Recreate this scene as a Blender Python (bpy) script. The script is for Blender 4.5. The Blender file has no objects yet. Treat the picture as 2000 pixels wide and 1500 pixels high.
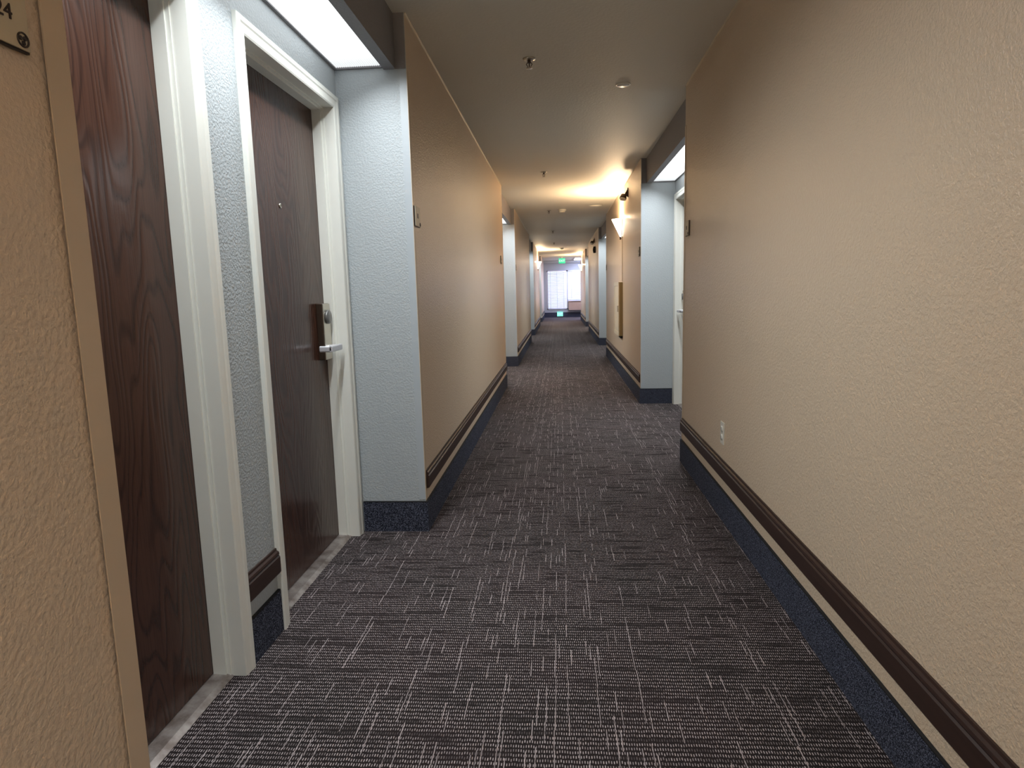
import bpy, bmesh, math, random
from mathutils import Matrix, Vector
random.seed(7)
S = bpy.context.scene
COL = S.collection

# ------------------------------------------------------------------ camera, world, exposure
F_PX, YAW, PITCH, ROLL = 1269.24, 0.0762, 0.1420, 0.0259
EYE = Vector((0.0, 0.0, 1.2031))
fw = Vector((-math.sin(YAW) * math.cos(PITCH), math.cos(YAW) * math.cos(PITCH), -math.sin(PITCH)))
r0 = Vector((math.cos(YAW), math.sin(YAW), 0.0))
u0 = r0.cross(fw)
rt = math.cos(ROLL) * r0 - math.sin(ROLL) * u0
up = math.sin(ROLL) * r0 + math.cos(ROLL) * u0
cd = bpy.data.cameras.new('camera')
cd.sensor_width = 36.0
cd.lens = F_PX * 36.0 / 2000.0
cd.clip_start = 0.02
cam = bpy.data.objects.new('camera', cd)
COL.objects.link(cam)
cam.matrix_world = Matrix(((rt.x, up.x, -fw.x, EYE.x), (rt.y, up.y, -fw.y, EYE.y), (rt.z, up.z, -fw.z, EYE.z), (0, 0, 0, 1)))
S.camera = cam

W = bpy.data.worlds.new('sky')
S.world = W
W.use_nodes = True
bg = W.node_tree.nodes['Background']
bg.inputs['Color'].default_value = (0.58, 0.69, 1.0, 1)
bg.inputs['Strength'].default_value = 1.7
S.view_settings.view_transform = 'Standard'
S.view_settings.look = 'None'
S.view_settings.gamma = 1.0
S.view_settings.use_curve_mapping = False
S.view_settings.exposure = 0.62
PANEL_STRENGTH = 1.6
PANEL_WATTS = 16.5
PANEL_SPREAD = 2.60      # prismatic lens throws most light downward
PANEL_COLOR = (0.93, 0.98, 1.0)
SCONCE_WATTS = 68.0
SCONCE_COLOR = (1.0, 0.70, 0.42)

# ------------------------------------------------------------------ dimensions (metres)
DL, DR, H = 0.694, 0.830, 2.479          # left wall, right wall, ceiling
RD = 0.340                               # alcove depth
SOFFIT = 2.236                           # underside of the alcove header
Y_BACK, Y_END = -7.5, 29.0
LEFT_ALCOVES = [(0.926, 3.146), (8.18, 10.42), (15.43, 17.66), (22.70, 24.90)]
RIGHT_ALCOVES = [(-2.77, -0.44), (4.484, 6.808), (11.80, 14.06), (19.0, 21.3)]
RIGHT_LAST = 26.2                        # the right wall stops here, window bay beyond

# ------------------------------------------------------------------ materials
def lin(r, g, b):
    f = lambda c: (c / 255 / 12.92) if c <= 10 else ((c / 255 + 0.055) / 1.055) ** 2.4
    return (f(r), f(g), f(b), 1)

class NT:
    def __init__(s, name):
        s.m = bpy.data.materials.new(name)
        s.m.use_nodes = True
        s.t = s.m.node_tree
        s.p = s.t.nodes['Principled BSDF']
    def n(s, kind, **kw):
        x = s.t.nodes.new(kind)
        for k, v in kw.items():
            setattr(x, k, v)
        return x
    def put(s, sock, v):
        if hasattr(v, 'is_linked') or hasattr(v, 'links'):
            s.t.links.new(v, sock)
        else:
            sock.default_value = v
    def math(s, op, a, b=0.0, c=0.0, clamp=False):
        x = s.n('ShaderNodeMath', operation=op)
        x.use_clamp = clamp
        for i, v in enumerate((a, b, c)):
            s.put(x.inputs[i], v)
        return x.outputs[0]
    def vec(s, x, y, z):
        c = s.n('ShaderNodeCombineXYZ')
        for i, v in enumerate((x, y, z)):
            s.put(c.inputs[i], v)
        return c.outputs[0]
    def pos(s):
        tc = s.n('ShaderNodeTexCoord')
        sp = s.n('ShaderNodeSeparateXYZ')
        s.t.links.new(tc.outputs['Object'], sp.inputs[0])
        return tc.outputs['Object'], sp.outputs[0], sp.outputs[1], sp.outputs[2]
    def noise(s, vec, scale, detail=2.0, rough=0.5):
        x = s.n('ShaderNodeTexNoise')
        s.put(x.inputs['Vector'], vec)
        x.inputs['Scale'].default_value = scale
        x.inputs['Detail'].default_value = detail
        x.inputs['Roughness'].default_value = rough
        return x.outputs['Fac']
    def white(s, vec):
        x = s.n('ShaderNodeTexWhiteNoise', noise_dimensions='3D')
        s.put(x.inputs['Vector'], vec)
        return x.outputs['Value']
    def ramp(s, v, a, b, ta=0.0, tb=1.0):
        x = s.n('ShaderNodeMapRange')
        x.inputs[1].default_value, x.inputs[2].default_value = a, b
        x.inputs[3].default_value, x.inputs[4].default_value = ta, tb
        s.put(x.inputs[0], v)
        return x.outputs[0]
    def mix(s, f, a, b):
        x = s.n('ShaderNodeMix', data_type='RGBA')
        s.put(x.inputs[0], f)
        s.put(x.inputs[6], a)
        s.put(x.inputs[7], b)
        return x.outputs[2]
    def bump(s, h, strength, dist):
        x = s.n('ShaderNodeBump')
        x.inputs['Strength'].default_value = strength
        x.inputs['Distance'].default_value = dist
        s.put(x.inputs['Height'], h)
        s.t.links.new(x.outputs[0], s.p.inputs['Normal'])

def plain(name, col, rough=0.5, metal=0.0, spec=0.5):
    k = NT(name)
    pos, x, y, z = k.pos()
    n = k.noise(pos, 9.0, 3.0)
    dk = tuple(c * 0.93 for c in col[:3]) + (1,)
    k.t.links.new(k.mix(n, col, dk), k.p.inputs['Base Color'])
    k.p.inputs['Roughness'].default_value = rough
    k.p.inputs['Metallic'].default_value = metal
    k.p.inputs['Specular IOR Level'].default_value = spec
    return k.m

def emit(name, col, strength):
    k = NT(name)
    pos, x, y, z = k.pos()
    k.p.inputs['Base Color'].default_value = tuple(c * 0.4 for c in col[:3]) + (1,)
    k.p.inputs['Emission Color'].default_value = tuple(col[:3]) + (1,)
    k.p.inputs['Emission Strength'].default_value = strength
    return k.m

def paint(name, col, rough, bump, scale=90.0):
    k = NT(name)
    pos, x, y, z = k.pos()
    big = k.noise(pos, 1.1, 3.0)
    a = tuple(c * 1.04 for c in col[:3]) + (1,)
    b = tuple(c * 0.95 for c in col[:3]) + (1,)
    k.t.links.new(k.mix(big, a, b), k.p.inputs['Base Color'])
    k.p.inputs['Roughness'].default_value = rough
    peel = k.noise(pos, scale, 3.0, 0.55)
    blot = k.ramp(peel, 0.35, 0.65)
    k.bump(blot, bump, 0.004)
    return k.m

M = {}
M['taupe'] = paint('taupe_orange_peel_paint', lin(212, 191, 166), 0.34, 0.36, 115.0)
M['bluegrey'] = paint('blue_grey_orange_peel_paint', lin(174, 181, 185), 0.5, 0.30, 115.0)
M['header'] = paint('charcoal_header_paint', lin(130, 128, 131), 0.55, 0.3)
M['ceil'] = paint('ceiling_paint', lin(222, 219, 207), 0.6, 0.15, 60.0)
M['guard_taupe'] = plain('taupe_corner_guard', lin(204, 185, 160), 0.4)
M['guard_blue'] = plain('blue_grey_corner_guard', lin(176, 184, 190), 0.4)
M['white'] = plain('white_trim_paint', lin(236, 237, 230), 0.35)
M['bead'] = plain('ceiling_bead_paint', lin(198, 184, 158), 0.5)
M['black'] = plain('black_binding', lin(14, 14, 18), 0.8)
M['steel'] = plain('satin_nickel', lin(205, 200, 188), 0.32, 1.0)
M['chrome'] = plain('satin_chrome', lin(232, 232, 238), 0.35, 0.55)
M['bronze'] = plain('dark_bronze_housing', lin(74, 60, 50), 0.35, 0.6)
M['reader'] = plain('dark_grey_reader', lin(120, 120, 120), 0.3, 0.4)
M['signface'] = plain('beige_sign_plate', lin(196, 184, 158), 0.45)
M['ink'] = plain('dark_brown_sign_ink', lin(46, 34, 30), 0.5)
M['tan'] = plain('tan_metal_cabinet', lin(170, 150, 108), 0.4)
M['cream'] = plain('cream_metal_frame', lin(226, 212, 186), 0.4)
M['plastic'] = plain('white_plastic', lin(222, 218, 206), 0.4)
M['slot'] = plain('dark_slot', lin(30, 28, 26), 0.7)
M['lens'] = plain('white_lens', lin(238, 236, 228), 0.25)
M['winframe'] = plain('window_frame_white', lin(232, 234, 240), 0.4)
M['acfront'] = plain('beige_air_conditioner', lin(196, 170, 150), 0.5)
M['ground'] = plain('outside_concrete', lin(190, 186, 178), 0.9)
M['outerwall'] = plain('outer_wall_plaster', lin(150, 150, 150), 0.8)
# the tubes inside stop short of the ends, so the lens fades there and its ribs show
k = NT('ribbed_light_diffuser')
pos, x, y, z = k.pos()
k.p.inputs['Base Color'].default_value = (0.8, 0.8, 0.8, 1)
k.p.inputs['Emission Color'].default_value = tuple(PANEL_COLOR) + (1,)
fade = k.ramp(k.math('ABSOLUTE', y), 0.78, 1.06, 1.0, 0.0)
rib = k.ramp(z, 0.0, 0.004, 0.74, 1.0)
st = k.math('MULTIPLY', k.math('ADD', k.math('MULTIPLY', k.math('POWER', fade, 2.0), PANEL_STRENGTH - 0.5), 0.5), rib)
k.t.links.new(st, k.p.inputs['Emission Strength'])
M['panel'] = k.m
M['baylamp'] = emit('bay_light_diffuser', (0.58, 0.64, 1.0), 14.0)
M['shade'] = emit('sconce_glass', (1.0, 0.86, 0.66), 5.5)
M['exit_green'] = emit('exit_sign_green', (0.02, 0.70, 0.36), 0.6)
M['exit_white'] = emit('exit_sign_letters', (0.65, 1.0, 0.85), 0.9)
M['exit_pale'] = emit('exit_sign_pale_green', (0.22, 0.80, 0.62), 0.8)

k = NT('clear_window_glass')
k.p.inputs['Base Color'].default_value = (0.95, 0.98, 1, 1)
k.p.inputs['Roughness'].default_value = 0.0
k.p.inputs['Transmission Weight'].default_value = 1.0
k.p.inputs['IOR'].default_value = 1.1
M['glass'] = k.m

k = NT('blind_slat_vinyl')
k.p.inputs['Base Color'].default_value = lin(236, 234, 228)
k.p.inputs['Roughness'].default_value = 0.5
k.p.inputs['Subsurface Weight'].default_value = 0.0
k.p.inputs['Transmission Weight'].default_value = 0.0
tr = k.n('ShaderNodeBsdfTranslucent')
tr.inputs['Color'].default_value = (0.85, 0.85, 0.82, 1)
mx = k.n('ShaderNodeMixShader')
mx.inputs[0].default_value = 0.28
k.t.links.new(k.p.outputs[0], mx.inputs[1])
k.t.links.new(tr.outputs[0], mx.inputs[2])
k.t.links.new(mx.outputs[0], k.t.nodes['Material Output'].inputs['Surface'])
M['slat'] = k.m

# carpet: rows of short light stitches with long broken streaks running down the corridor
k = NT('woven_stitch_carpet')
pos, x, y, z = k.pos()
wob = k.noise(pos, 3.0, 2.0)
row = k.math('ADD', k.math('MULTIPLY', y, 1 / 0.0175), k.math('MULTIPLY', wob, 0.8))
rid = k.math('FLOOR', row)
fr = k.math('FRACT', row)
shift = k.white(k.vec(rid, 3.0, 0.0))
colx = k.math('ADD', k.math('MULTIPLY', x, 1 / 0.0068), shift)
cid = k.math('FLOOR', colx)
fc = k.math('FRACT', colx)
rowon = k.noise(k.vec(k.math('MULTIPLY', x, 5.0), k.math('MULTIPLY', rid, 7.31), 0.0), 1.0, 1.0)
on = k.ramp(rowon, 0.34, 0.47, 0.22, 1.0)
rnd = k.white(k.vec(rid, cid, 1.0))
def band(v, c, w, soft):
    return k.ramp(k.math('ABSOLUTE', k.math('SUBTRACT', v, c)), w, w + soft, 1.0, 0.0)
jit = k.math('ADD', k.math('MULTIPLY', k.white(k.vec(rid, cid, 5.0)), 0.22), 0.39)
dash = k.math('MULTIPLY', band(fr, jit, 0.22, 0.10), band(fc, 0.5, 0.14, 0.10))
dash = k.math('MULTIPLY', dash, k.math('MULTIPLY', on, k.ramp(rnd, 0.0, 1.0, 0.45, 1.0)))
col2 = k.math('MULTIPLY', x, 1 / 0.0128)
cid2 = k.math('FLOOR', col2)
fc2 = k.math('FRACT', col2)
seg = k.math('FLOOR', k.math('ADD', k.math('MULTIPLY', y, 1 / 0.085), k.math('MULTIPLY', k.white(k.vec(cid2, 8.0, 0.0)), 17.0)))
colon = k.ramp(k.math('GREATER_THAN', k.white(k.vec(cid2, 4.0, 9.0)), 0.78), 0.0, 1.0, 0.93, 0.50)
son = k.math('GREATER_THAN', k.white(k.vec(cid2, seg, 2.0)), colon)
streak = k.math('MULTIPLY', k.math('MULTIPLY', band(fc2, k.math('ADD', k.math('MULTIPLY', k.white(k.vec(cid2, seg, 6.0)), 0.4), 0.3), 0.06, 0.07), son), k.math('MULTIPLY', k.ramp(k.white(k.vec(cid2, seg, 7.0)), 0.0, 1.0, 0.5, 1.0), k.ramp(k.noise(k.vec(k.math('MULTIPLY', x, 40.0), k.math('MULTIPLY', y, 70.0), 0.0), 1.0, 1.0), 0.34, 0.46, 0.35, 1.0)))
lt = k.math('MAXIMUM', dash, streak)
tint = k.ramp(k.noise(pos, 2.2, 2.0), 0.38, 0.62)
base = k.mix(tint, lin(44, 36, 37), lin(39, 35, 35))
fib = k.noise(pos, 700.0, 2.0)
base = k.mix(k.ramp(fib, 0.3, 0.7, 0.0, 0.5), base, lin(34, 30, 31))
k.t.links.new(k.mix(lt, base, lin(188, 176, 177)), k.p.inputs['Base Color'])
k.p.inputs['Roughness'].default_value = 0.95
k.p.inputs['Specular IOR Level'].default_value = 0.1
k.bump(k.math('ADD', lt, k.math('MULTIPLY', fib, 0.35)), 0.5, 0.003)
M['carpet'] = k.m

# carpet-faced skirting: navy heather
k = NT('navy_heather_carpet_base')
pos, x, y, z = k.pos()
n1 = k.noise(pos, 330.0, 2.0, 0.6)
n2 = k.noise(pos, 170.0, 1.0)
c = k.mix(k.ramp(n1, 0.46, 0.64), lin(25, 27, 38), lin(116, 121, 140))
c = k.mix(k.ramp(n2, 0.5, 0.7, 0.0, 0.6), c, lin(22, 23, 32))
k.t.links.new(c, k.p.inputs['Base Color'])
k.p.inputs['Roughness'].default_value = 0.95
k.p.inputs['Specular IOR Level'].default_value = 0.1
k.bump(n1, 0.7, 0.004)
M['base'] = k.m

# dark walnut doors with cathedral grain (grain runs along local z)
k = NT('dark_walnut_veneer')
pos, x, y, z = k.pos()
warp = k.noise(k.vec(k.math('MULTIPLY', x, 4.2), 0.0, k.math('MULTIPLY', z, 0.75)), 1.0, 2.0, 0.45)
rings = k.math('SINE', k.math('ADD', k.math('MULTIPLY', warp, 170.0), k.math('MULTIPLY', x, 40.0)))
fine = k.noise(k.vec(k.math('MULTIPLY', x, 190.0), 0.0, k.math('MULTIPLY', z, 5.0)), 1.0, 3.0)
tone = k.noise(k.vec(k.math('MULTIPLY', x, 9.0), 0.0, k.math('MULTIPLY', z, 0.7)), 1.0, 2.0)
c = k.mix(tone, lin(64, 41, 33), lin(88, 59, 47))
c = k.mix(k.ramp(rings, 0.35, 1.0, 0.0, 0.55), c, lin(38, 24, 21))
c = k.mix(k.ramp(fine, 0.45, 0.75, 0.0, 0.5), c, lin(42, 28, 25))
k.t.links.new(c, k.p.inputs['Base Color'])
k.p.inputs['Roughness'].default_value = 0.24
k.p.inputs['Specular IOR Level'].default_value = 0.4
k.bump(k.math('ADD', k.math('MULTIPLY', rings, -0.5), k.math('MULTIPLY', fine, -0.8)), 0.22, 0.0015)
M['door'] = k.m

# dark stained chair rail
k = NT('dark_stained_rail')
pos, x, y, z = k.pos()
g = k.noise(k.vec(k.math('MULTIPLY', x, 60.0), k.math('MULTIPLY', y, 3.0), k.math('MULTIPLY', z, 60.0)), 1.0, 3.0)
k.t.links.new(k.mix(g, lin(40, 27, 24), lin(66, 48, 42)), k.p.inputs['Base Color'])
k.p.inputs['Roughness'].default_value = 0.42
k.p.inputs['Specular IOR Level'].default_value = 0.3
M['rail'] = k.m

# worn metal threshold
k = NT('worn_aluminium_threshold')
pos, x, y, z = k.pos()
n1 = k.noise(pos, 14.0, 4.0, 0.6)
k.t.links.new(k.mix(k.ramp(n1, 0.35, 0.65), lin(120, 108, 102), lin(176, 168, 164)), k.p.inputs['Base Color'])
k.p.inputs['Metallic'].default_value = 0.55
k.p.inputs['Roughness'].default_value = 0.42
k.bump(n1, 0.2, 0.002)
M['sill'] = k.m

# ------------------------------------------------------------------ mesh helpers
class MB:
    """collects shapes into one mesh; each face carries a material slot"""
    def __init__(s):
        s.v, s.f, s.mi, s.mats, s.sm = [], [], [], [], []
    def mat(s, m):
        if m not in s.mats:
            s.mats.append(m)
        return s.mats.index(m)
    def face(s, idx, m, smooth=False):
        s.f.append(idx); s.mi.append(s.mat(m)); s.sm.append(smooth)
    def box(s, x0, x1, y0, y1, z0, z1, m, mx=None, my=None, skip=''):
        b = len(s.v)
        s.v += [(x0, y0, z0), (x1, y0, z0), (x1, y1, z0), (x0, y1, z0), (x0, y0, z1), (x1, y0, z1), (x1, y1, z1), (x0, y1, z1)]
        mx = mx or m; my = my or m
        for idx, mm in (((0, 3, 2, 1), m), ((4, 5, 6, 7), m), ((0, 1, 5, 4), my), ((2, 3, 7, 6), my), ((1, 2, 6, 5), mx), ((3, 0, 4, 7), mx)):
            s.face([b + i for i in idx], mm)
        return s
    def prism(s, poly, axis, a, b, m):
        """poly of 2-D points extruded along axis from a to b (axis x: (y,z); y: (x,z); z: (x,y))"""
        n = len(poly); base = len(s.v)
        for t in (a, b):
            for p, q in poly:
                s.v.append({'x': (t, p, q), 'y': (p, t, q), 'z': (p, q, t)}[axis])
        for i in range(n):
            j = (i + 1) % n
            s.face([base + i, base + j, base + n + j, base + n + i], m)
        s.face([base + i for i in range(n)][::-1], m)
        s.face([base + n + i for i in range(n)], m)
        return s
    def lathe(s, prof, origin, axis, m, n=24, a0=0.0, a1=2 * math.pi, caps=True):
        """prof (radius, height) turned about axis through origin"""
        ax = Vector(axis).normalized()
        e1 = ax.orthogonal().normalized(); e2 = ax.cross(e1)
        o = Vector(origin); base = len(s.v)
        full = abs(a1 - a0 - 2 * math.pi) < 1e-6
        k = n if full else n + 1
        for r, h in prof:
            for i in range(k):
                t = a0 + (a1 - a0) * i / n
                s.v.append(tuple(o + ax * h + (e1 * math.cos(t) + e2 * math.sin(t)) * max(r, 1e-5)))
        for j in range(len(prof) - 1):
            for i in range(n):
                i2 = (i + 1) % k
                s.face([base + j * k + i, base + j * k + i2, base + (j + 1) * k + i2, base + (j + 1) * k + i], m, True)
        if caps and full:
            s.face([base + i for i in range(k)][::-1], m)
            s.face([base + (len(prof) - 1) * k + i for i in range(k)], m)
        return s
    def cyl(s, p0, p1, r, m, n=16):
        p0, p1 = Vector(p0), Vector(p1)
        return s.lathe([(r, 0), (r, (p1 - p0).length)], p0, p1 - p0, m, n)
    def build(s, name, parent=None, bevel=0.0):
        me = bpy.data.meshes.new(name)
        me.from_pydata(s.v, [], s.f)
        for m in s.mats:
            me.materials.append(M[m])
        for p, mi, sm in zip(me.polygons, s.mi, s.sm):
            p.material_index = mi; p.use_smooth = sm
        bm = bmesh.new(); bm.from_mesh(me)
        bmesh.ops.recalc_face_normals(bm, faces=bm.faces)
        bm.to_mesh(me); bm.free()
        o = bpy.data.objects.new(name, me)
        COL.objects.link(o)
        if parent:
            o.parent = parent
        if bevel:
            b = o.modifiers.new('edge', 'BEVEL'); b.width = bevel; b.segments = 2; b.limit_method = 'ANGLE'
        return o

def tag(o, label=None, cat=None, group=None, kind=None):
    for key, v in (('label', label), ('category', cat), ('group', group), ('kind', kind)):
        if v:
            o[key] = v
    return o

def empty(name, loc, rz=0.0):
    o = bpy.data.objects.new(name, None)
    o.empty_display_size = 0.1
    o.location = loc; o.rotation_euler = (0, 0, rz)
    COL.objects.link(o)
    return o

def copy_tree(o, parent=None):
    c = o.copy(); COL.objects.link(c)
    c.parent = parent
    for ch in [q for q in o.children]:
        copy_tree(ch, c)
    return c

# ------------------------------------------------------------------ shell
XO = 1.75     # outer face of the shell
tag(MB().box(-XO, XO + 0.4, Y_BACK - 0.15, Y_END + 0.15, -0.12, 0.0, 'carpet').build('floor'),
    'dark woven stitch carpet running down the corridor', 'floor', kind='structure')
tag(MB().box(-XO, XO + 0.4, Y_BACK - 0.15, Y_END + 0.15, H, H + 0.12, 'ceil').build('ceiling'),
    'plain grey painted corridor ceiling', 'ceiling', kind='structure')
tag(MB().box(-XO, XO, Y_BACK - 0.15, Y_BACK, 0, H, 'taupe').build('wall_back'),
    'taupe end wall behind the viewer', 'wall', kind='structure')

RAIL = [(0.0, 0.218), (0.015, 0.221), (0.018, 0.226), (0.018, 0.282), (0.013, 0.286), (0.016, 0.292), (0.014, 0.300), (0.007, 0.304), (0.006, 0.312), (0.0, 0.312)]
GW, GT = 0.034, 0.0022
trim_no = [0]
def trim(mb, label):
    trim_no[0] += 1
    return tag(mb.build('trim_%d' % trim_no[0]), label, 'trim', kind='structure')

ORD = ['first', 'second', 'third', 'fourth', 'fifth', 'sixth']
def segment(side, y0, y1, idx, guard0=True, guard1=True):
    """one stretch of corridor wall with corner guards, carpet base, rail and ceiling bead"""
    sg = -1 if side == 'left' else 1
    d = DL if side == 'left' else DR
    xi, xo = sg * d, sg * XO
    where = '%s stretch of the %s wall' % (ORD[idx], side)
    a, b = min(xi, xo), max(xi, xo)
    w = MB().box(a, b, y0, y1, 0, H, 'taupe', 'taupe', 'bluegrey').build('wall_' + side)
    tag(w, 'taupe textured wall, %s counted from the viewer' % where, 'wall', kind='structure')
    for has, ye, dirn in ((guard0, y0, 1), (guard1, y1, -1)):
        if not has:
            continue
        g = MB()
        ya, yb = sorted((ye - dirn * GT, ye + dirn * GW))
        gap = 0.004 if (side == 'left' and idx == 0) else 0.0      # nearest guard stood off the wall to shape a dark shadow gap
        if gap:
            ya -= 0.007
        g.box(min(xi - sg * gap, xi - sg * (GT + gap)), max(xi - sg * gap, xi - sg * (GT + gap)), ya, yb, 0.166, SOFFIT - 0.004, 'guard_taupe')
        if gap:
            g.box(min(xi, xi - sg * gap), max(xi, xi - sg * gap), yb - 0.012, yb, 0.166, SOFFIT - 0.004, 'guard_taupe')
        ya, yb = sorted((ye, ye - dirn * GT))
        g.box(min(xi, xi + sg * GW), max(xi, xi + sg * GW), ya, yb, 0.166, SOFFIT - 0.004, 'guard_blue')
        g.build('corner_guard', w)
    # carpet base with returns into the alcoves
    T = 0.011
    e0 = T if guard0 else 0.0
    e1 = T if guard1 else 0.0
    bb = MB(); bd = MB()
    for mb_, z0, z1, t, m in ((bb, 0.0, 0.153, T, 'base'), (bd, 0.153, 0.158, T * 0.9, 'black')):
        q0, q1 = (t if guard0 else 0.0), (t if guard1 else 0.0)
        mb_.box(min(xi, xi - sg * t), max(xi, xi - sg * t), y0 - q0, y1 + q1, z0, z1, m)
        xr = xi + sg * (RD - 0.018)
        if guard0:
            mb_.box(min(xi, xr), max(xi, xr), y0 - t, y0, z0, z1, m)
        if guard1:
            mb_.box(min(xi, xr), max(xi, xr), y1, y1 + t, z0, z1, m)
    o = bb.build('baseboard_' + side)
    tag(o, 'navy heather carpet base along the %s' % where, 'baseboard', kind='structure')
    bd.build('binding', o)['label'] = 'black binding edge'
    # chair rail
    r = MB()
    r.prism([(xi - sg * v, zz) for v, zz in RAIL], 'y', y0 + (GW - 0.012 if guard0 else 0), y1 - (GW - 0.012 if guard1 else 0), 'rail')
    trim(r, 'dark stained low chair rail on the %s' % where)
    c = MB()
    c.prism([(xi, H), (xi - sg * 0.007, H), (xi - sg * 0.003, H - 0.004), (xi, H - 0.009)], 'y', y0, y1, 'bead')
    trim(c, 'thin pale bead where ceiling meets the %s' % where)
    return w

yl = [Y_BACK] + [v for a in LEFT_ALCOVES for v in a] + [Y_END]
for i in range(0, len(yl), 2):
    segment('left', yl[i], yl[i + 1], i // 2, i > 0, i + 2 < len(yl))
yr = [Y_BACK] + [v for a in RIGHT_ALCOVES for v in a] + [RIGHT_LAST]
for i in range(0, len(yr), 2):
    segment('right', yr[i], yr[i + 1], i // 2, i > 0, True)

# ------------------------------------------------------------------ doors
OPEN_W, OPEN_H = 0.855, 2.060
CAS = [(0.0, 0.0), (0.0, 0.010), (0.006, 0.013), (0.030, 0.015), (0.036, 0.018), (0.052, 0.018), (0.056, 0.014), (0.056, 0.0)]
def door_meshes(lock):
    """local frame: x along the wall, y out of the wall, origin on the floor in the middle of the opening; lock = side (+1/-1) of the handle"""
    root = empty('door', (0, 0, 0))
    hw = OPEN_W / 2
    c = MB(); b = len(c.v); n = len(CAS)
    for st in range(4):
        for u, v in CAS:
            xx = (-(hw + u), -(hw + u), hw + u, hw + u)[st]
            zz = (0.0, OPEN_H + u, OPEN_H + u, 0.0)[st]
            c.v.append((xx, v, zz))
    for st in range(3):
        for i in range(n):
            j = (i + 1) % n
            c.face([b + st * n + i, b + st * n + j, b + (st + 1) * n + j, b + (st + 1) * n + i], 'white')
    c.face([b + i for i in range(n)], 'white'); c.face([b + 3 * n + i for i in range(n)], 'white')
    c.build('casing', root)
    j = MB()
    jd = 0.16
    for sx in (-1, 1):
        j.box(min(sx * hw, sx * (hw + 0.02)), max(sx * hw, sx * (hw + 0.02)), -jd, 0.0, 0, OPEN_H + 0.02, 'white')
        j.box(min(sx * hw, sx * (hw - 0.011)), max(sx * hw, sx * (hw - 0.011)), -0.092, -0.050, 0, OPEN_H, 'white')
        j.box(min(sx * hw, sx * (hw - 0.004)), max(sx * hw, sx * (hw - 0.004)), -0.050, -0.038, 0, OPEN_H, 'white')
    j.box(-hw, hw, -jd, 0.0, OPEN_H, OPEN_H + 0.02, 'white')
    j.box(-hw + 0.011, hw - 0.011, -0.092, -0.050, OPEN_H - 0.011, OPEN_H, 'white')
    j.box(-hw + 0.004, hw - 0.004, -0.050, -0.038, OPEN_H - 0.004, OPEN_H, 'white')
    j.build('jamb', root)
    leaf = MB().box(-hw + 0.003, hw - 0.003, -0.137, -0.093, 0.014, OPEN_H - 0.003, 'door').build('leaf', root)
    s = MB()
    s.prism([(-0.16, 0.0), (-0.16, 0.010), (-0.085, 0.012), (-0.050, 0.009), (-0.030, 0.001), (-0.030, 0.0)], 'x', -hw, hw, 'sill')
    s.build('threshold', root)
    yf = -0.093
    p = MB().lathe([(0.010, 0.0), (0.010, 0.003), (0.006, 0.004), (0.004, 0.002)], (0, yf, 1.57), (0, 1, 0), 'steel', 16).build('peephole', leaf)
    # electronic lock: dark bronze body, satin face, round reader, return lever
    xc = lock * (hw - 0.070)
    k = MB().box(xc - 0.044, xc + 0.044, yf, yf + 0.029, 0.905, 1.168, 'bronze').build('lock', root, 0.003)
    k['label'] = 'dark bronze electronic lock with satin face plate'
    MB().box(xc - 0.0435, xc + 0.0435, yf + 0.0285, yf + 0.034, 0.906, 1.167, 'steel').build('face_plate', k, 0.002)
    MB().lathe([(0.032, 0.0), (0.033, 0.008), (0.030, 0.011), (0.0, 0.0115)], (xc + lock * 0.006, yf + 0.034, 1.105), (0, 1, 0), 'reader', 28).build('card_reader', k)
    l = MB()
    zl = 0.962
    l.cyl((xc + lock * 0.012, yf + 0.030, zl), (xc + lock * 0.012, yf + 0.078, zl), 0.012, 'chrome', 16)
    x0, x1 = xc + lock * 0.024, xc - lock * 0.114
    prof = [(-0.011, -0.009), (-0.008, -0.014), (0.008, -0.014), (0.011, -0.009), (0.011, 0.009), (0.008, 0.014), (-0.008, 0.014), (-0.011, 0.009)]
    l.prism([(yf + 0.084 + a * 0.7, zl + b_) for a, b_ in prof], 'x', min(x0, x1), max(x0, x1), 'chrome')
    l.prism([(x1 + lock * 0.011 + a, zl + b_) for a, b_ in prof], 'y', yf + 0.030, yf + 0.086, 'chrome')
    l.build('lever', k, 0.002)
    return root

proto = {1: door_meshes(1), -1: door_meshes(-1)}
used = {1: False, -1: False}
door_no = [0]
def place_door(side, yc, depth_x, lock_world, label):
    rz = -math.pi / 2 if side == 'left' else math.pi / 2
    lk = (-lock_world if side == 'left' else lock_world)
    o = proto[lk]
    if used[lk]:
        o = copy_tree(o)
    used[lk] = True
    door_no[0] += 1
    o.name = 'door_%d' % door_no[0]
    o.location = (depth_x, yc, 0); o.rotation_euler = (0, 0, rz)
    tag(o, label, 'door', kind='structure')

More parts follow.
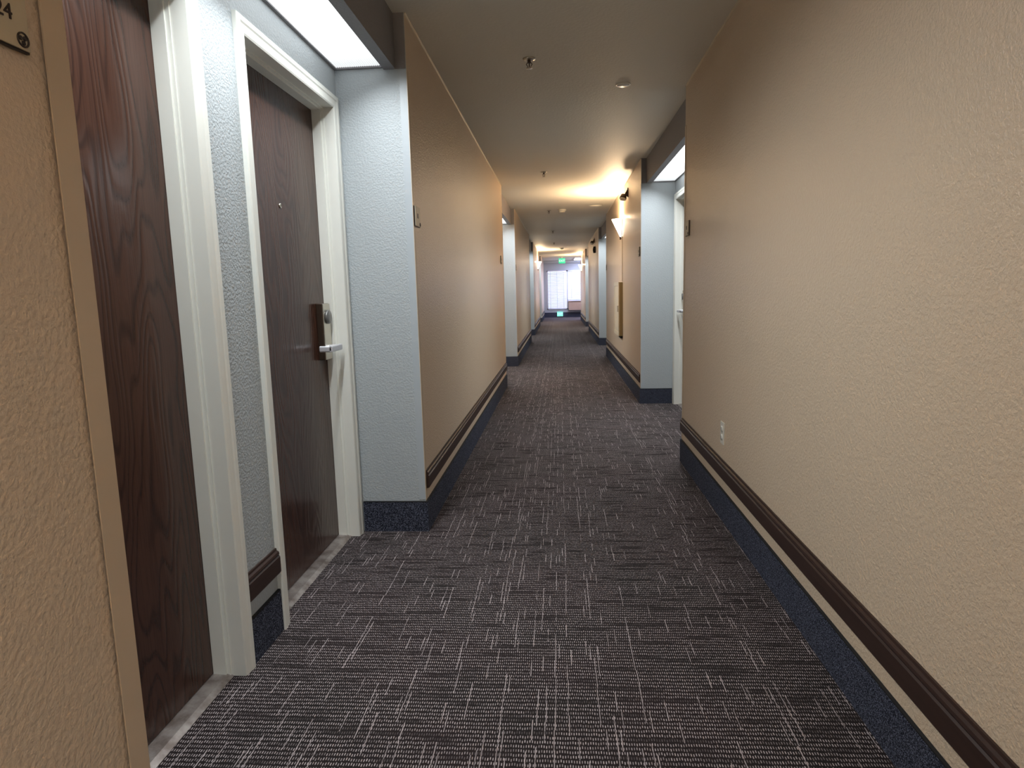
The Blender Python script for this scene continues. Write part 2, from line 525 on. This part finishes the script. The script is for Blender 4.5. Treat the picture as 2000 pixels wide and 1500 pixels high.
# ------------------------------------------------------------------ alcoves
def alcove(side, y0, y1, idx, visible=True):
    sg = -1 if side == 'left' else 1
    d = DL if side == 'left' else DR
    xi = sg * d; xb = sg * (d + RD)
    x2 = sg * (d + RD + 0.165)
    L = y1 - y0
    c1 = y0 + 0.030 + 0.056 + OPEN_W / 2
    c2 = y1 - 0.022 - 0.056 - OPEN_W / 2
    hw = OPEN_W / 2 + 0.02
    w = MB()
    a, b = min(xb, x2), max(xb, x2)
    zt = OPEN_H + 0.02
    w.box(a, b, y0, c1 - hw, 0, zt, 'bluegrey')
    w.box(a, b, c1 + hw, c2 - hw, 0, zt, 'bluegrey')
    w.box(a, b, c2 + hw, y1, 0, zt, 'bluegrey')
    w.box(a, b, y0, y1, zt, H, 'bluegrey')
    where = '%s alcove on the %s' % (ORD[idx], side)
    tag(w.build('wall_' + side + '_alcove'), 'blue grey wall at the back of the ' + where, 'wall', kind='structure')
    # solid backing behind the door leaves
    bk = MB().box(min(x2, sg * XO), max(x2, sg * XO), y0, y1, 0, H, 'bluegrey')
    tag(bk.build('wall_' + side + '_backing'), 'wall mass behind the doors of the ' + where, 'wall', kind='structure')
    place_door(side, c1, xb, -1, 'dark walnut door in white casing, nearer door of the ' + where)
    place_door(side, c2, xb, 1, 'dark walnut door in white casing, farther door of the ' + where)
    # rail and base between the doors
    ya, yb = c1 + OPEN_W / 2 + 0.0565, c2 - OPEN_W / 2 - 0.0565
    trim(MB().prism([(xb - sg * v, zz) for v, zz in RAIL], 'y', ya, yb, 'rail'), 'short dark rail between the doors of the ' + where)
    t = 0.011
    o = MB().box(min(xb, xb - sg * t), max(xb, xb - sg * t), ya, yb, 0, 0.153, 'base').build('baseboard_' + side)
    tag(o, 'short navy carpet base between the doors of the ' + where, 'baseboard', kind='structure')
    MB().box(min(xb, xb - sg * t * .9), max(xb, xb - sg * t * .9), ya, yb, 0.153, 0.158, 'black').build('binding', o)
    # header beam, set back from the corridor face
    h = MB(); xa, xh = xi + sg * 0.052, xi + sg * 0.106
    h.box(min(xa, xh), max(xa, xh), y0, y1, SOFFIT, H, 'header')
    hd = trim(h, 'dark grey header beam over the ' + where)
    e = MB()  # thin dark plates on the alcove end walls beside the beam
    for ya_, yb_ in ((y0, y0 + 0.002), (y1 - 0.002, y1)):
        e.box(min(xi + sg * .002, xa), max(xi + sg * .002, xa), ya_, yb_, SOFFIT, H, 'header')
    e.build('end_wall_plate', hd)
    # ribbed light panel
    xp0, xp1 = xh, xb - sg * 0.014
    f = empty('ceiling_light', ((xp0 + xp1) / 2, (y0 + y1) / 2, 2.25))
    tag(f, 'glowing ribbed white light panel over the doors of the ' + where, 'light', 'alcove light panels')
    n = 22; q = MB(); wd = abs(xp1 - xp0); hl = L / 2 - 0.012
    for i in range(2 * n + 1):
        xx = -wd / 2 + wd * i / (2 * n); zz = 0.004 if i % 2 else 0.0
        q.v += [(xx, -hl, zz), (xx, hl, zz)]
    for i in range(2 * n):
        q.face([2 * i, 2 * i + 1, 2 * i + 3, 2 * i + 2], 'panel')
    q.build('diffuser', f)
    la = bpy.data.lights.new('panel_light', 'AREA')
    la.shape = 'RECTANGLE'; la.size = wd - 0.17; la.size_y = L - 0.42
    la.energy = PANEL_WATTS * L / 2.24; la.color = PANEL_COLOR; la.spread = PANEL_SPREAD
    lo = bpy.data.objects.new('panel_light', la); COL.objects.link(lo)
    lo.parent = f; lo.location = (-sg * 0.064, 0, -0.010)   # lamp shifted and tilted to the corridor to spare the back wall
    lo.rotation_euler = (0, sg * 0.30, 0)
    fr_ = MB()
    xw = (xb - (xp0 + xp1) / 2); xe = (xp1 - (xp0 + xp1) / 2)
    fr_.box(min(xw, xe) , max(xw, xe), -L / 2, L / 2, -0.006, 0.014, 'header')
    fr_.box(-wd / 2, wd / 2, -L / 2, -hl, -0.006, 0.014, 'header')
    fr_.box(-wd / 2, wd / 2, hl, L / 2, -0.006, 0.014, 'header')
    fr_.build('frame', f)

for i, (a, b) in enumerate(LEFT_ALCOVES):
    alcove('left', a, b, i)
for i, (a, b) in enumerate(RIGHT_ALCOVES):
    alcove('right', a, b, i)

# ------------------------------------------------------------------ window bay at the far end
WX0, WX1, WZ0, WZ1 = -0.565, 1.50, 0.34, 2.05
e = MB()
e.box(-XO, WX0, Y_END, Y_END + 0.15, 0, H, 'bluegrey')
e.box(WX1, XO + 0.4, Y_END, Y_END + 0.15, 0, H, 'bluegrey')
e.box(WX0, WX1, Y_END, Y_END + 0.15, 0, WZ0, 'bluegrey')
e.box(WX0, WX1, Y_END, Y_END + 0.15, WZ1, H, 'bluegrey')
tag(e.build('wall_end'), 'blue grey end wall around the far window', 'wall', kind='structure')
tag(MB().box(1.62, XO, RIGHT_LAST, Y_END, 0, H, 'taupe').build('wall_right_bay'), 'taupe side wall of the window bay', 'wall', kind='structure')
o = MB().box(-DL + 0.011, 1.60, Y_END - 0.012, Y_END, 0, 0.215, 'base').build('baseboard_end')
tag(o, 'dark navy carpet base under the far window', 'baseboard', kind='structure')
trim(MB().box(-DL, 1.6, Y_END - 0.16, Y_END, 2.36, H, 'guard_blue'), 'pale soffit strip above the far window')
win = empty('window_1', ((WX0 + WX1) / 2, Y_END, WZ0))
tag(win, 'tall white framed window with blinds at the far end', 'window', kind='structure')
cx = (WX0 + WX1) / 2
def wx(a): return a - cx
f = MB()
mull = (0.30, 0.36)
for xa, xb_ in ((WX0, WX0 + 0.05), mull, (WX1 - 0.05, WX1)):
    f.box(wx(xa), wx(xb_), 0.02, 0.09, 0, WZ1 - WZ0, 'winframe')
f.box(wx(WX0), wx(WX1), 0.02, 0.09, 0, 0.05, 'winframe')
f.box(wx(WX0), wx(WX1), 0.02, 0.09, WZ1 - WZ0 - 0.05, WZ1 - WZ0, 'winframe')
f.box(wx(mull[1]), wx(WX1), 0.0, 0.09, 0.36, 0.44, 'winframe')
f.box(wx(mull[1]), wx(WX1), 0.03, 0.09, 0.0, 0.36, 'winframe')
f.build('window_frame', win)
for xa, xb_, za in ((WX0 + 0.05, mull[0], 0.05), (mull[1], WX1 - 0.05, 0.44)):
    MB().box(wx(xa), wx(xb_), 0.05, 0.056, za, WZ1 - WZ0 - 0.05, 'glass').build('pane', win)
def blind(x0, x1, z0, z1, label):
    r = empty('window_blind', ((x0 + x1) / 2, Y_END - 0.02, z0))
    tag(r, label, 'blind', 'window blinds')
    hw = (x1 - x0) / 2
    MB().box(-hw, hw, -0.025, 0.02, z1 - z0 - 0.04, z1 - z0, 'winframe').build('head_rail', r)
    MB().box(-hw, hw, -0.015, 0.015, 0, 0.02, 'winframe').build('bottom_rail', r)
    sl = MB(); z = 0.05; ang = math.radians(48)
    dy, dz = 0.032 * math.cos(ang), 0.032 * math.sin(ang)
    while z < z1 - z0 - 0.06:
        b = len(sl.v)
        sl.v += [(-hw, -dy, z - dz), (hw, -dy, z - dz), (hw, 0, z + 0.003), (-hw, 0, z + 0.003), (hw, dy, z + dz), (-hw, dy, z + dz)]
        sl.face([b, b + 1, b + 2, b + 3], 'slat'); sl.face([b + 3, b + 2, b + 4, b + 5], 'slat')
        z += 0.066
    tag(sl.build('slats', r), kind='stuff')
    c = MB()
    for t in (-0.72, 0.0, 0.72):
        c.box(hw * t - 0.008, hw * t + 0.008, -0.021, -0.019, 0.01, z1 - z0 - 0.03, 'winframe')
    c.build('ladder_tape', r)
blind(WX0 + 0.05, 0.29, WZ0 + 0.03, WZ1 - 0.01, 'white horizontal blind on the wide left pane of the far window')
blind(0.37, WX1 - 0.05, WZ0 + 0.46, WZ1 - 0.01, 'white horizontal blind above the air conditioner in the far window')
ac = empty('air_conditioner', (0.93, Y_END - 0.02, 0.30))
tag(ac, 'beige through-wall air conditioner under the right pane of the far window', 'air conditioner')
MB().box(-0.54, 0.54, -0.14, 0.01, 0.0, 0.40, 'acfront').build('casing', ac, 0.01)
g = MB()
for i in range(6):
    g.box(-0.48, 0.48, -0.147, -0.138, 0.04 + i * 0.045, 0.055 + i * 0.045, 'acfront')
g.build('intake_grille', ac)
MB().box(-0.56, 0.56, -0.18, 0.01, 0.40, 0.455, 'winframe').build('top_ledge', ac, 0.006)
tag(MB().box(-30, 30, Y_END + 0.3, 70, -3.2, -3.0, 'ground').build('ground'), 'pale concrete ground outside the window', 'ground', kind='structure')

bl = empty('ceiling_light', (1.05, 27.6, H))
tag(bl, 'flush bright ceiling light panel in the bay by the far window', 'light')
MB().box(-0.45, 0.45, -0.9, 0.9, -0.03, 0.0, 'winframe').build('frame', bl)
MB().box(-0.41, 0.41, -0.86, 0.86, -0.036, -0.03, 'baylamp').build('diffuser', bl)

# ------------------------------------------------------------------ exit signs
def text(s, name, size, parent, loc, rot, m, ext=0.001):
    cu = bpy.data.curves.new(name, 'FONT')
    cu.body = s; cu.size = size; cu.extrude = ext
    cu.align_x = 'CENTER'; cu.align_y = 'CENTER'
    cu.materials.append(M[m])
    tmp = bpy.data.objects.new(name, cu)
    COL.objects.link(tmp)
    bpy.context.view_layer.update()
    me = bpy.data.meshes.new_from_object(tmp.evaluated_get(bpy.context.evaluated_depsgraph_get()))
    bpy.data.objects.remove(tmp)
    o = bpy.data.objects.new(name, me)
    COL.objects.link(o); o.parent = parent
    o.location = loc; o.rotation_euler = rot
    return o
FRONT = (math.pi / 2, 0, 0)          # faces -Y
s1 = empty('exit_sign', (0.105, 26.0, 2.225))
tag(s1, 'green glowing exit sign hanging under the ceiling before the window', 'exit sign', 'exit signs')
MB().box(-0.13, 0.13, -0.02, 0.02, 0, 0.20, 'exit_green').build('sign_panel', s1, 0.004)
MB().cyl((0, 0, 0.20), (0, 0, H - 2.225), 0.02, 'plastic').lathe([(0.06, 0), (0.06, -0.012)], (0, 0, H - 2.225), (0, 0, 1), 'plastic').build('ceiling_mount', s1)
text('EXIT', 'lettering', 0.115, s1, (0, -0.022, 0.10), FRONT, 'exit_white')
s2 = empty('exit_sign', (0.0, Y_END - 0.03, 0.045))
tag(s2, 'pale green low exit sign on the skirting under the far window', 'exit sign', 'exit signs')
MB().box(-0.13, 0.13, -0.012, 0.017, 0, 0.20, 'exit_pale').build('sign_panel', s2, 0.004)
text('EXIT', 'lettering', 0.115, s2, (0, -0.014, 0.10), FRONT, 'exit_white')

# ------------------------------------------------------------------ wall sconces
def sconce(side, y, label):
    sg = -1 if side == 'left' else 1
    xw = sg * (DL if side == 'left' else DR)
    o = empty('wall_sconce', (xw, y, 1.86), math.pi / 2 if side == 'right' else -math.pi / 2)   # local +y points away from the wall
    tag(o, label, 'wall lamp', 'wall sconces')
    b = MB(); b.prism([(-0.125, 0.245), (0.125, 0.245), (0.012, 0.0), (-0.012, 0.0)], 'y', 0.0, 0.006, 'bronze'); b.build('back_plate', o)
    sh = MB(); n = 20; base = 0
    rings = [(0.012, 0.012), (0.06, 0.11), (0.125, 0.245)]
    for r, z in rings:
        for i in range(n + 1):
            t = math.pi * i / n
            sh.v.append((r * math.cos(t), 0.006 + r * math.sin(t), z))
    for j in range(len(rings) - 1):
        for i in range(n):
            sh.face([j * (n + 1) + i, j * (n + 1) + i + 1, (j + 1) * (n + 1) + i + 1, (j + 1) * (n + 1) + i], 'shade', True)
    so = sh.build('shade', o)
    sm = so.modifiers.new('thick', 'SOLIDIFY'); sm.thickness = 0.003
    MB().lathe([(0.0, -0.028), (0.010, -0.022), (0.012, -0.010), (0.006, 0.0), (0.016, 0.006), (0.016, 0.012)], (0, 0.016, 0.008), (0, 0, 1), 'bronze', 14).build('finial', o)
    MB().lathe([(0.0, 0.0), (0.02, 0.01), (0.028, 0.035), (0.02, 0.06), (0.012, 0.085)][::-1], (0, 0.05, 0.12), (0, 0, 1), 'shade', 14).build('bulb', o)
    l = bpy.data.lights.new('sconce_light', 'POINT')
    l.energy = SCONCE_WATTS; l.color = SCONCE_COLOR; l.shadow_soft_size = 0.025
    lo = bpy.data.objects.new('sconce_light', l); COL.objects.link(lo)
    lo.parent = o; lo.location = (0, 0.055, 0.235)
sconce('right', 8.90, 'glowing half cone wall sconce above the tan wall cabinet')
sconce('left', 21.1, 'small glowing sconce far down the left wall')
sconce('right', 24.6, 'small glowing sconce on the right wall beside the far window')
sconce('left', -1.3, 'half cone wall sconce on the left wall behind the viewer')

# dark wall spotlights high on the right wall
def spot(y, label):
    o = empty('wall_spotlight', (DR, y, 2.28), math.pi / 2)
    tag(o, label, 'spotlight', 'dark wall spotlights')
    b = MB()
    b.prism([(-0.030, -0.01), (0.030, -0.01), (0.018, 0.10), (-0.018, 0.10)], 'y', 0, 0.012, 'bronze')
    b.prism([(0.012, 0.0), (0.050, 0.0), (0.050, 0.018), (0.012, 0.085)], 'x', -0.008, 0.008, 'bronze')
    b.build('bracket', o)
    ax = Vector((-0.35, 0.25, -0.9))
    MB().lathe([(0.018, -0.03), (0.034, -0.022), (0.042, 0.015), (0.042, 0.028)], (0, 0.058, 0.0), ax, 'bronze', 20).build('lamp_head', o)
    MB().lathe([(0.039, 0.026), (0.034, 0.040), (0.018, 0.047), (0.0, 0.049)], (0, 0.058, 0.0), ax, 'lens', 20).build('lens', o)
spot(8.05, 'dark bracket spotlight with white lens nearer of the two on the right wall')
spot(15.6, 'dark bracket spotlight above the black alarm horn on the right wall')
hn = empty('alarm_horn', (DR, 15.25, 2.02), math.pi / 2)
tag(hn, 'small black box shaped alarm horn high on the right wall', 'alarm')
MB().box(-0.06, 0.06, 0, 0.05, 0, 0.14, 'slot').build('housing', hn, 0.006)
MB().lathe([(0.0, 0.0), (0.035, 0.002), (0.04, 0.012)][::-1], (0, 0.048, 0.07), (0, 1, 0), 'bronze', 18).build('grille', hn)

# tan cabinet on the right wall
cb = empty('wall_cabinet', (DR, 9.105, 0.572), math.pi / 2)
tag(cb, 'tall tan metal wall cabinet under the sconce on the right', 'cabinet')
MB().box(-0.355, 0.355, 0.0, 0.045, 0.0, 0.71, 'tan').build('cabinet_body', cb, 0.003)
f = MB()
f.box(-0.36, 0.36, 0.045, 0.056, 0.665, 0.715, 'cream'); f.box(-0.36, 0.36, 0.045, 0.056, 0.0, 0.05, 'cream')
f.box(-0.36, -0.31, 0.045, 0.056, 0.05, 0.665, 'cream'); f.box(0.31, 0.36, 0.045, 0.056, 0.05, 0.665, 'cream')
f.build('frame', cb)
dd = MB().box(-0.305, 0.305, 0.045, 0.052, 0.055, 0.66, 'cream').build('cabinet_door', cb)
MB().box(-0.29, -0.27, 0.052, 0.066, 0.32, 0.40, 'steel').build('pull', dd)
MB().box(-0.34, -0.10, 0.0, 0.03, -0.03, 0.0, 'slot').build('dark_underside', cb)  # narrow dark block standing in for the cabinet's dark underside
rw = MB().box(DR - 0.007, DR, 8.765, 8.777, 1.29, 1.87, 'guard_taupe').build('wall_strip')  # raised strip added to draw a thin vertical line below the sconce
tag(rw, 'thin vertical wall strip between sconce and tan cabinet', 'wall strip')

# outlet on the near right wall
ot = empty('power_outlet', (DR, 3.355, 0.392), math.pi / 2)
tag(ot, 'white power outlet low on the near right wall', 'outlet')
MB().box(-0.036, 0.036, 0, 0.006, 0, 0.116, 'plastic').build('cover_plate', ot, 0.002)
for zc in (0.036, 0.080):
    q = MB().lathe([(0.0165, 0.0), (0.0165, 0.003), (0.0, 0.0032)], (0, 0.006, zc), (0, 1, 0), 'lens', 20).build('socket', ot)
    sl = MB()
    for dx in (-0.006, 0.006):
        sl.box(dx - 0.0012, dx + 0.0012, 0.0088, 0.0096, zc - 0.001, zc + 0.008, 'slot')
    sl.box(-0.002, 0.002, 0.0088, 0.0096, zc - 0.010, zc - 0.006, 'slot')
    sl.build('slots', q)
MB().lathe([(0.003, 0.0), (0.003, 0.001), (0.0, 0.0015)], (0, 0.006, 0.058), (0, 1, 0), 'steel', 10).build('screw', ot)

# ------------------------------------------------------------------ room number signs
def room_sign(side, y, label, digits=None, z=1.525):
    sg = -1 if side == 'left' else 1
    o = empty('room_sign', (sg * (DL if side == 'left' else DR), y, z), math.pi / 2 if side == 'right' else -math.pi / 2)
    tag(o, label, 'sign', 'room number signs')
    MB().box(-0.055, 0.055, 0.0022, 0.007, 0, 0.095, 'ink').build('backing', o)
    MB().box(-0.054, 0.054, 0.007, 0.010, 0.002, 0.096, 'signface').build('face_plate', o, 0.001)
    ex = -0.042
    e = MB()
    e.lathe([(0.0095, 0.0), (0.0095, 0.0015), (0.0075, 0.0015), (0.0075, 0.0)], (ex, 0.010, 0.014), (0, 1, 0), 'ink', 24, caps=False)
    for a in (0.4, 2.5, 4.6):
        ca, sa = math.cos(a) * 0.0038, math.sin(a) * 0.0038
        e.lathe([(0.0030, 0.0), (0.0030, 0.0012), (0.0, 0.0014)], (ex + ca, 0.010, 0.014 + sa), (0, 1, 0), 'ink', 10)
    e.build('emblem', o)
    if digits:
        text(digits, 'numerals', 0.027, o, (-0.016, 0.0105, 0.041), (math.pi / 2, 0, math.pi), 'ink', 0.0008)
    else:
        q = MB()
        for dx in (-0.006, 0.012):
            q.prism([(dx - 0.005, 0.040), (dx + 0.004, 0.040), (dx + 0.005, 0.062), (dx - 0.003, 0.064)], 'y', 0.0098, 0.0108, 'ink')
        q.build('numerals', o)
    return o
room_sign('left', 0.801, 'beige room sign with dark numerals 24 on the nearest left wall', '24')
room_sign('left', 3.213, 'beige room sign just past the nearest left alcove')
room_sign('left', 7.83, 'beige room sign just before the second left alcove')
room_sign('left', 10.50, 'beige room sign just past the second left alcove')
room_sign('right', 4.350, 'beige room sign at the end of the near right wall')
room_sign('right', 6.93, 'beige room sign just past the nearest right alcove')
room_sign('right', 11.70, 'beige room sign on the right wall before its next alcove')

# ------------------------------------------------------------------ ceiling fittings
def sprinkler(y, x, label):
    o = empty('sprinkler', (x, y, H))
    tag(o, label, 'sprinkler', 'ceiling sprinklers')
    MB().lathe([(0.036, 0.0), (0.036, -0.004), (0.018, -0.010), (0.012, -0.010)], (0, 0, 0), (0, 0, 1), 'steel', 24).build('escutcheon', o)
    a = MB()
    a.cyl((0, 0, -0.008), (0, 0, -0.024), 0.009, 'bronze', 12)
    for sx in (-1, 1):
        a.prism([(sx * 0.008, -0.022), (sx * 0.014, -0.030), (sx * 0.003, -0.050), (sx * 0.006, -0.050), (sx * 0.018, -0.030), (sx * 0.011, -0.020)], 'y', -0.002, 0.002, 'bronze')
    a.cyl((0, 0, -0.024), (0, 0, -0.050), 0.0025, 'slot', 8)
    a.build('frame_arms', o)
    MB().lathe([(0.017, -0.050), (0.018, -0.0525), (0.0, -0.0535)], (0, 0, 0), (0, 0, 1), 'steel', 18).build('deflector', o)
for i, (y, x) in enumerate([(3.83, -0.15), (7.35, -0.154), (10.82, -0.156), (14.53, -0.13), (18.1, -0.136)]):
    sprinkler(y, x, ['metal sprinkler head on the nearest part of the ceiling', 'metal sprinkler head on the ceiling just before the warm lit patch',
                     'metal sprinkler head beside the far smoke detector', 'metal sprinkler head on the ceiling past the smoke detector',
                     'smallest metal sprinkler head far down the corridor ceiling'][i])
def detector(x, y, r, label, name, cat, m, d):
    o = empty(name, (x, y, H))
    tag(o, label, cat)
    MB().lathe([(r, 0.0), (r, -d * 0.35), (r * 0.92, -d * 0.5)], (0, 0, 0), (0, 0, 1), m, 28).build('base', o)
    MB().lathe([(r * 0.85, -d * 0.45), (r * 0.7, -d * 0.9), (0.0, -d)], (0, 0, 0), (0, 0, 1), m, 28).build('cover', o)
detector(0.42, 4.38, 0.047, 'flat pale round ceiling plate near the right alcove', 'ceiling_plate', 'cover plate', 'lens', 0.010)
detector(0.057, 10.75, 0.065, 'white smoke detector on the ceiling past the warm light streak', 'smoke_detector', 'smoke detector', 'plastic', 0.05)
detector(0.57, 10.44, 0.10, 'wide flat white ceiling speaker near the right wall', 'ceiling_speaker', 'speaker', 'plastic', 0.014)
detector(0.08, 20.4, 0.065, 'small white smoke detector far down the corridor ceiling', 'smoke_detector', 'smoke detector', 'plastic', 0.05)
